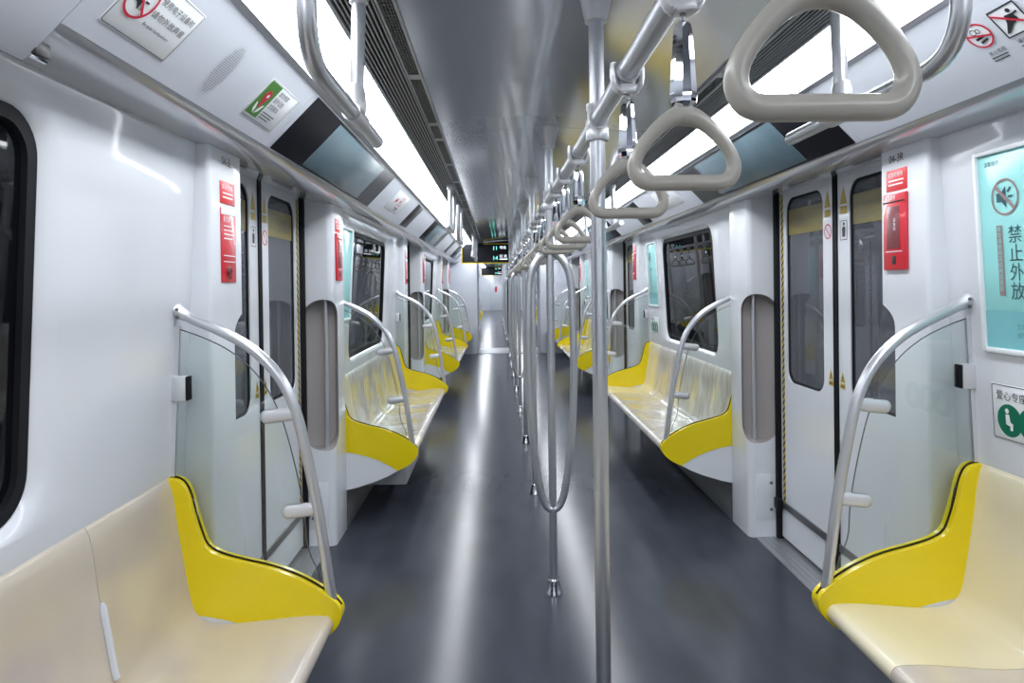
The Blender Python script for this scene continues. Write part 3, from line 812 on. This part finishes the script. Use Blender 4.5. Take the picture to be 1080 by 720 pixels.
# left: speaker grille
m = p_cove(-1, 1.812, .117)
t = thing('speaker_grille', 'oval perforated speaker grille in the near left cove', 'speaker', m.translation)
bm = B(); disc(bm, 0, 0, .042, .086, .0006); obj('face_plate', tf(bm, m), 'cove', t)
bm = B()
for i in range(-7, 8):
    for j in range(-13, 14):
        u, v = i * .0060 + (j % 2) * .0030, j * .0062
        if (u / .038) ** 2 + (v / .080) ** 2 < 1: disc(bm, u, v, .0016, z=.0012, n=6)
o = obj('perforations', tf(bm, m), 'ink', t)
# left: green poster sign
m = p_cove(-1, 2.187, .121)
t = sign('safety_sign', 'white notice with green panel and red flower on the left cove', 'sign', m, .26, .143)
bm = B(); poly(bm, [(-.122, -.06), (-.035, -.06), (-.035, .066), (-.122, .066)], Z1); obj('green_panel', tf(bm, m), 'leaf', t)
for q in (-1, 1):
    bm = B(); poly(bm, [(-.078 + q * .003, -.052), (-.078 + q * .022, -.040), (-.078 + q * .030, -.012), (-.078 + q * .018, -.018), (-.078 + q * .006, -.036)], Z2); obj('white_hand', tf(bm, m), 'inkwhite', t)
bm = B(); disc(bm, -.078, .017, .007, z=Z3 + .0005); obj('flower_centre', tf(bm, m), 'inkwhite', t)
bm = B(); disc(bm, -.078, .018, .021, .019, Z2); poly(bm, [(-.097, .012), (-.059, .012), (-.074, -.028), (-.082, -.028)], Z2 - .0003); obj('red_flower', tf(bm, m), 'inkred', t)
bm = B()
for k, (st, sz) in enumerate((('请勿倚靠', .021), ('爱护设施', .021), ('文明乘车', .021))): text(bm, st, -.024, .040 - k * .026, sz, Z1)
for k in range(3): stroke(bm, -.024, -.030 - k * .010, .075 - k * .012, -.030 - k * .010, .003, Z1)
obj('lettering', tf(bm, m), 'ink', t)
# right: no smoking and no leaning marks
m = p_cove(1, 1.649, .147)
t = thing('no_smoking_sign', 'round red no-smoking sticker on the near right cove', 'sign', m.translation)
bm = B(); disc(bm, 0, 0, .034, z=E1 * .6); obj('sticker', tf(bm, m), 'board', t)
bm = B(); annulus(bm, 0, 0, .037, .005, E2); stroke(bm, -.032, .010, .032, -.010, .0055, E3); obj('prohibition_mark', tf(bm, m), 'inkred', t)
bm = B(); stroke(bm, -.016, -.008, .014, -.004, .007, E2); stroke(bm, -.010, -.02, .016, -.015, .0065, E2); annulus(bm, -.008, .014, .009, .002, E2); annulus(bm, .006, .012, .007, .002, E2); obj('cigarette_icon', tf(bm, m), 'ink', t)
bm = B(); text(bm, '禁止吸烟', -.02, -.062, .0135, E1); obj('lettering', tf(bm, m), 'ink', t)
bm = B(); stroke(bm, -.022, -.07, .03, -.07, .003, E1); obj('small_print', tf(bm, m), 'ink', t)
bm = B(); stroke(bm, -.022, -.079, .026, -.079, .003, E1); obj('small_print', tf(bm, m), 'ink', t)
m = p_cove(1, 1.547, .147)
t = thing('no_leaning_sign', 'square barred no-leaning sticker on the near right cove', 'sign', m.translation)
bm = B(); poly(bm, [(-.039, -.039), (.039, -.039), (.039, .039), (-.039, .039)], E1 * .6); obj('sticker', tf(bm, m), 'board', t)
bm = B(); outline(bm, -.041, .041, -.041, .041, .004, E2, .002); disc(bm, .012, .024, .006, z=E2); poly(bm, [(-.006, .016), (.016, .014), (.02, -.006), (.0, -.012), (-.026, -.03), (-.034, -.028), (-.014, -.004)], E2); stroke(bm, .01, .01, .03, .014, .005, E2); obj('leaning_icon', tf(bm, m), 'ink', t)
bm = B(); text(bm, '请勿倚靠', -.03, -.062, .0135, E1); stroke(bm, -.03, -.071, .03, -.071, .003, E1); obj('lettering', tf(bm, m), 'ink', t)
bm = B(); stroke(bm, -.038, .030, .038, -.022, .006, E3); obj('bar_mark', tf(bm, m), 'inkred', t)
# small sign group on the left cove further on, and pale labels on the right one
m = p_cove(-1, 4.85, .14)
t = sign('notice_sign', 'white notice with small red marks on the left cove past the nearest door', 'sign', m, .5, .16, .0004)
bm = B(); annulus(bm, .05, .02, .04, .006, Z1); annulus(bm, .13, .02, .04, .006, Z1); stroke(bm, -.12, .0, -.06, .02, .03, Z1); obj('red_marks', tf(bm, m), 'inkred', t)
bm = B(); stroke(bm, .02, -.04, .16, -.04, .008, Z1); stroke(bm, .03, -.056, .14, -.056, .006, Z1); obj('lettering', tf(bm, m), 'ink', t); bm = B(); speaker_icon(bm, .05, .02, .03, Z1); obj('loudspeaker_icon', tf(bm, m), 'ink', t)
m = p_cove(1, 4.75, .14)
t = sign('notice_sign', 'white notice with small black print on the right cove past the nearest door', 'sign', m, .5, .16, .0004)
bm = B(); speaker_icon(bm, .08, .03, .05, Z1); obj('pictogram', tf(bm, m), 'ink', t)
for k in range(3): bm = B(); stroke(bm, -.15, .04 - k * .02, .0, .04 - k * .02, .006, Z1); obj('text_line', tf(bm, m), 'ink', t)
# latch in the gap of the lowered flap
t = thing('cove_latch', 'small dark latch at the edge of the lowered left cove flap', 'latch', (-1.095, 1.29, 1.886))
bm = B(); box(bm, -1.115, -1.085, 1.268, 1.31, 1.884, 1.912, .003); obj('latch_body', bm, 'ink', t)
bm = B(); tube(bm, [(-1.098, 1.268, 1.882), (-1.098, 1.312, 1.882)], .005, 8); obj('latch_pin', bm, 'chrome', t)

# ================================================================== PILLAR FITTINGS
def emergency_box(s, y, label):
    t = thing('emergency_box', label, 'emergency box', (s * PX, y, 1.48), 'red emergency boxes on the door pillars')
    m = p_pillar(s, y, 1.485)
    bm = B(); box(bm, -.068, .068, 0, .27, 0, .012, .004); obj('housing', tf(bm, m), 'red', t)
    bm = B(); box(bm, -.042, .035, .075, .225, .0115, .0135, .001); obj('window', tf(bm, m), 'darkred', t)
    bm = B(); box(bm, -.064, .064, .238, .243, .0115, .014, .001); box(bm, -.01, .01, .02, .05, .0115, .014, .001); obj('handle_slot', tf(bm, m), 'ink', t)
    bm = B(); text(bm, '紧急装置', -.05, .249, .016, .0135); text(bm, '紧急时', .0, .17, .014, .0145, vertical=True); stroke(bm, -.05, .065, .05, .065, .003, .0135); obj('lettering', tf(bm, m), 'inkwhite', t)
    return t
def red_label(s, y, z, label, t_=None):
    t = thing('warning_label', label, 'label', (s * PX, y, z), 'red labels above the emergency boxes')
    m = p_pillar(s, y, z)
    bm = B(); box(bm, -.062, .062, 0, .075, 0, .002, .0006); obj('label_plate', tf(bm, m), 'redsign', t)
    bm = B(); text(bm, '紧急时使用', -.05, .05, .018, .0032); stroke(bm, -.045, .036, .045, .036, .005, .0032); stroke(bm, -.045, .022, .04, .022, .005, .0032); obj('lettering', tf(bm, m), 'inkwhite', t)
    return t
def number_plate(s, y, st, label):
    t = thing('number_sign', label, 'number', (s * PX, y, 1.87))
    bm = B(); text(bm, st, -.045, .0, .042, E1, sx=.85); obj('lettering', tf(bm, p_pillar(s, y, 1.865)), 'ink', t)
def instruction_panel(s, y, label):
    t = thing('instruction_sign', label, 'panel', (s * PX, y, 1.47), 'red instruction panels on left pillars')
    m = p_pillar(s, y, 1.47)
    bm = B(); box(bm, -.062, .062, 0, .25, 0, .004, .001); obj('panel_face', tf(bm, m), 'red', t)
    bm = B(); box(bm, -.062, .062, .228, .25, .0035, .005, .0005); text(bm, '紧急解锁', -.05, .205, .022, .0055)
    for k in range(4): stroke(bm, -.045, .19 - k * .014, .04 - .012 * (k % 2), .19 - k * .014, .004, .0055)
    stroke(bm, -.05, .09, .05, .09, .003, .0055); stroke(bm, -.05, .07, .05, .07, .003, .0055); obj('lettering', tf(bm, m), 'inkwhite', t)
    bm = B(); lathe(bm, [(.014, 0), (.014, .008), (.009, .012)], (0, 0, 0), 12); box(bm, -.006, .006, -.03, .012, .006, .012, .002); obj('release_knob', tf(bm, m @ Matrix.Translation((-.01, .04, .003))), 'darkred', t)
pe = pl_ = None
for di in (1, 2, 3):
    D = DOORS[di]; o_ = ORD[di - 1]
    for (s, y, w) in ((1, D - .785, 'near'), (-1, D + .80, 'far')):
        side = 'left' if s < 0 else 'right'
        emergency_box(s, y, 'red emergency box on the pillar at the %s side of %s %s door' % (w, o_, side))
        red_label(s, y, 1.765, 'small red label above the emergency box, %s side of %s %s door' % (w, o_, side))
    instruction_panel(-1, D - .815, 'red instruction panel on the near pillar of the %s left door' % o_)
    red_label(-1, D - .815, 1.735, 'small red label above the red instruction panel, %s left door' % o_)
number_plate(1, DOORS[1] - .785, '04-3R', 'black number on the pillar before the nearest right door')
number_plate(-1, DOORS[1] - .815, '04-3L', 'black number on the pillar before the nearest left door')

# ================================================================== WALL POSTERS AND STICKERS
def poster(s, ya, yb, label, full):
    z0, z1 = 1.245, 1.815; yc = (ya + yb) / 2; w = yb - ya; zc = (z0 + z1) / 2; h = z1 - z0
    t = thing('wall_poster', label, 'poster', (s * W(zc), yc, zc), 'turquoise posters beside the windows')
    m = p_wall(s, yc, zc)
    bm = B()
    for a in ((-w / 2 - .014, -w / 2, -h / 2 - .014, h / 2 + .014), (w / 2, w / 2 + .014, -h / 2 - .014, h / 2 + .014), (-w / 2, w / 2, h / 2, h / 2 + .014), (-w / 2, w / 2, -h / 2 - .016, -h / 2)): box(bm, a[0], a[1], a[2], a[3], 0, .014, .004)
    obj('poster_frame', tf(bm, m), 'board', t)
    obj('poster_sheet', plate_on(m, -w / 2, w / 2, -h / 2, h / 2, .004, .0005), 'cyan', t)
    z = .0052
    bm = B(); poly(bm, [(-w / 2, -h / 2), (w / 2, -h / 2), (w / 2, -h / 2 + .11), (-w / 2, -h / 2 + .11)], z); obj('colour_band', tf(bm, m), 'cyan2', t)
    if full:
        u0 = -w / 2
        bm = B(); annulus(bm, u0 + .102, .155, .053, .0062, z + .001); stroke(bm, u0 + .066, .19, u0 + .138, .12, .010, z + .002); obj('prohibition_mark', tf(bm, m), 'inkgrey', t)
        bm = B(); speaker_icon(bm, u0 + .098, .155, .052, z); obj('loudspeaker_icon', tf(bm, m), 'inkteal', t)
        bm = B(); text(bm, '禁止外放', u0 + .105, .026, .054, z, vertical=True, gap=1.0)
        obj('lettering', tf(bm, m), 'inkteal', t)
        for st, u_, v_, sz in (('温馨提示', .025, .252, .015), ('文明乘车', .12, -.225, .018), ('请勿大声', .12, -.25, .018)): bm = B(); text(bm, st, u0 + u_, v_, sz, z); obj('small_lettering', tf(bm, m), 'inkteal', t)
        bm = B(); poly(bm, [(u0 + .062, .075), (u0 + .085, .075), (u0 + .085, -.13), (u0 + .062, -.13)], z); obj('grey_column', tf(bm, m), 'inkgrey', t)
        bm = B(); text(bm, '乘车请使用耳机降低音量', u0 + .0645, .058, .0165, z + .001, vertical=True, gap=1.05); obj('column_lettering', tf(bm, m), 'cyan', t)
    return t
poster(1, 1.44, 2.035, 'turquoise no-loudspeaker poster on the right wall in the foreground', True)
poster(1, 6.22, 6.60, 'narrow turquoise poster at the far end of the second right bench', True)
poster(1, 10.82, 11.2, 'narrow turquoise poster at the far end of the third right bench', False)
poster(-1, 4.19, 4.57, 'plain turquoise poster beside the window above the second left bench', False)
poster(-1, 8.77, 9.15, 'plain turquoise poster beside the window above the third left bench', False)
def priority(s, yc, zc, w, label):
    m = p_wall(s, yc, zc)
    t = sign('priority_sticker', label, 'sticker', m, w, .165, .002)
    u0 = -w / 2; n = 3
    bm = B(); text(bm, '爱心专座', u0 + .018, .038, .030, Z1); obj('lettering', tf(bm, m), 'ink', t)
    for k in range(n):
        bm = B(); disc(bm, u0 + .068 + k * .082, -.022, .048, z=Z1 + k * .0002); obj('green_circle', tf(bm, m), 'green', t)
    for k in range(n):
        bm = B(); u = u0 + .068 + k * .082; disc(bm, u - .006, .006, .0075, z=Z3); poly(bm, [(u - .012, -.004), (u + .002, -.004), (u + .006, -.026), (u + .016, -.03), (u + .014, -.05), (u + .004, -.05), (u + .004, -.038), (u - .012, -.034)], Z3)
        obj('seated_figure', tf(bm, m), 'inkwhite', t)
priority(1, 1.88, 1.055, .31, 'white priority seat sticker with green circles, right wall foreground')
priority(1, 6.45, 1.055, .31, 'white priority seat sticker with green circles, far end of second right bench')
priority(-1, 4.31, 1.055, .31, 'white priority seat sticker with green circles, near end of second left bench')

# ================================================================== HANGING DISPLAY
t = thing('hanging_display', 'black glass display with green figures and yellow edge hanging below the ceiling', 'display', (-.45, 11.2, 1.82))
bm = B(); extrude_xz(bm, [(-.05, 1.815), (-.81, 1.815), (-.81, 2.05), (-.76, 2.12), (-.483, 2.14), (-.05, 2.175)], 11.18, 11.22, 1); obj('display_panel', bm, 'gloss_black', t)
bm = B(); box(bm, -.82, -.05, 11.17, 11.23, 1.803, 1.817, .003); box(bm, -.822, -.81, 11.17, 11.23, 1.803, 2.05, .003); box(bm, -.46, -.05, 11.172, 11.18, 2.118, 2.128, .002); obj('yellow_edging', bm, 'yellow', t)
m = plane((-.45, 11.179, 1.96), (1, 0, 0), (0, 0, 1))
bm = B(); text(bm, '11', .135, .06, .09, .002); text(bm, '14', .135, -.10, .09, .002); obj('green_figures', tf(bm, m), 'led', t)
bm = B(); text(bm, '号线', .25, .08, .055, .002); text(bm, '往 北', .25, -.06, .055, .002); stroke(bm, .25, -.09, .38, -.09, .014, .002); obj('white_figures', tf(bm, m), 'ledw', t)
dup(t, (-.45, 25.5, 1.82), None, 'small black display with green figures in the next car beyond the gangway')
t = thing('draught_screen', 'clear glass draught screen hanging right of the poles', 'screen', (.45, 11.2, 1.82))
bm = B(); extrude_xz(bm, [(.05, 1.83), (.81, 1.83), (.81, 2.05), (.76, 2.12), (.483, 2.14), (.05, 2.175)], 11.19, 11.21, 1); obj('glass_pane', bm, 'glass', t)
bm = B(); box(bm, .05, .82, 11.17, 11.23, 1.803, 1.83, .003); obj('bottom_rail', bm, 'lampframe', t)

# ================================================================== CAMERA, WORLD
yaw, pit, roll, cx, cy, Xc = .02103, -.0067, -.0126, 539.175, 304.97, -.2493
f0 = Vector((math.sin(yaw) * math.cos(pit), math.cos(yaw) * math.cos(pit), math.sin(pit)))
r0 = Vector((math.cos(yaw), -math.sin(yaw), 0)); u0 = r0.cross(f0)
R = r0 * math.cos(roll) + u0 * math.sin(roll); U = -r0 * math.sin(roll) + u0 * math.cos(roll)
cam = bpy.data.cameras.new('camera'); co = bpy.data.objects.new('camera', cam); COL.objects.link(co)
co.matrix_world = Matrix(((R.x, U.x, -f0.x, Xc), (R.y, U.y, -f0.y, 0), (R.z, U.z, -f0.z, 1.45), (0, 0, 0, 1)))
cam.sensor_width = 36; cam.lens = 24; cam.shift_x = (540 - cx) / 1080; cam.shift_y = (cy - 360) / 1080; cam.clip_start = .02
SC.camera = co
w = bpy.data.worlds.new('world'); SC.world = w; w.use_nodes = True
w.node_tree.nodes['Background'].inputs[0].default_value = (.05, .055, .065, 1); w.node_tree.nodes['Background'].inputs[1].default_value = .3
SC.view_settings.view_transform = 'Standard'; SC.view_settings.look = 'None'; SC.view_settings.gamma = 1
SC.view_settings.use_curve_mapping = False
SC.view_settings.exposure = .9
SC.cycles.max_bounces = 12; SC.cycles.diffuse_bounces = 8; SC.cycles.glossy_bounces = 6; SC.cycles.transparent_max_bounces = 16
SC.cycles.sample_clamp_indirect = 6
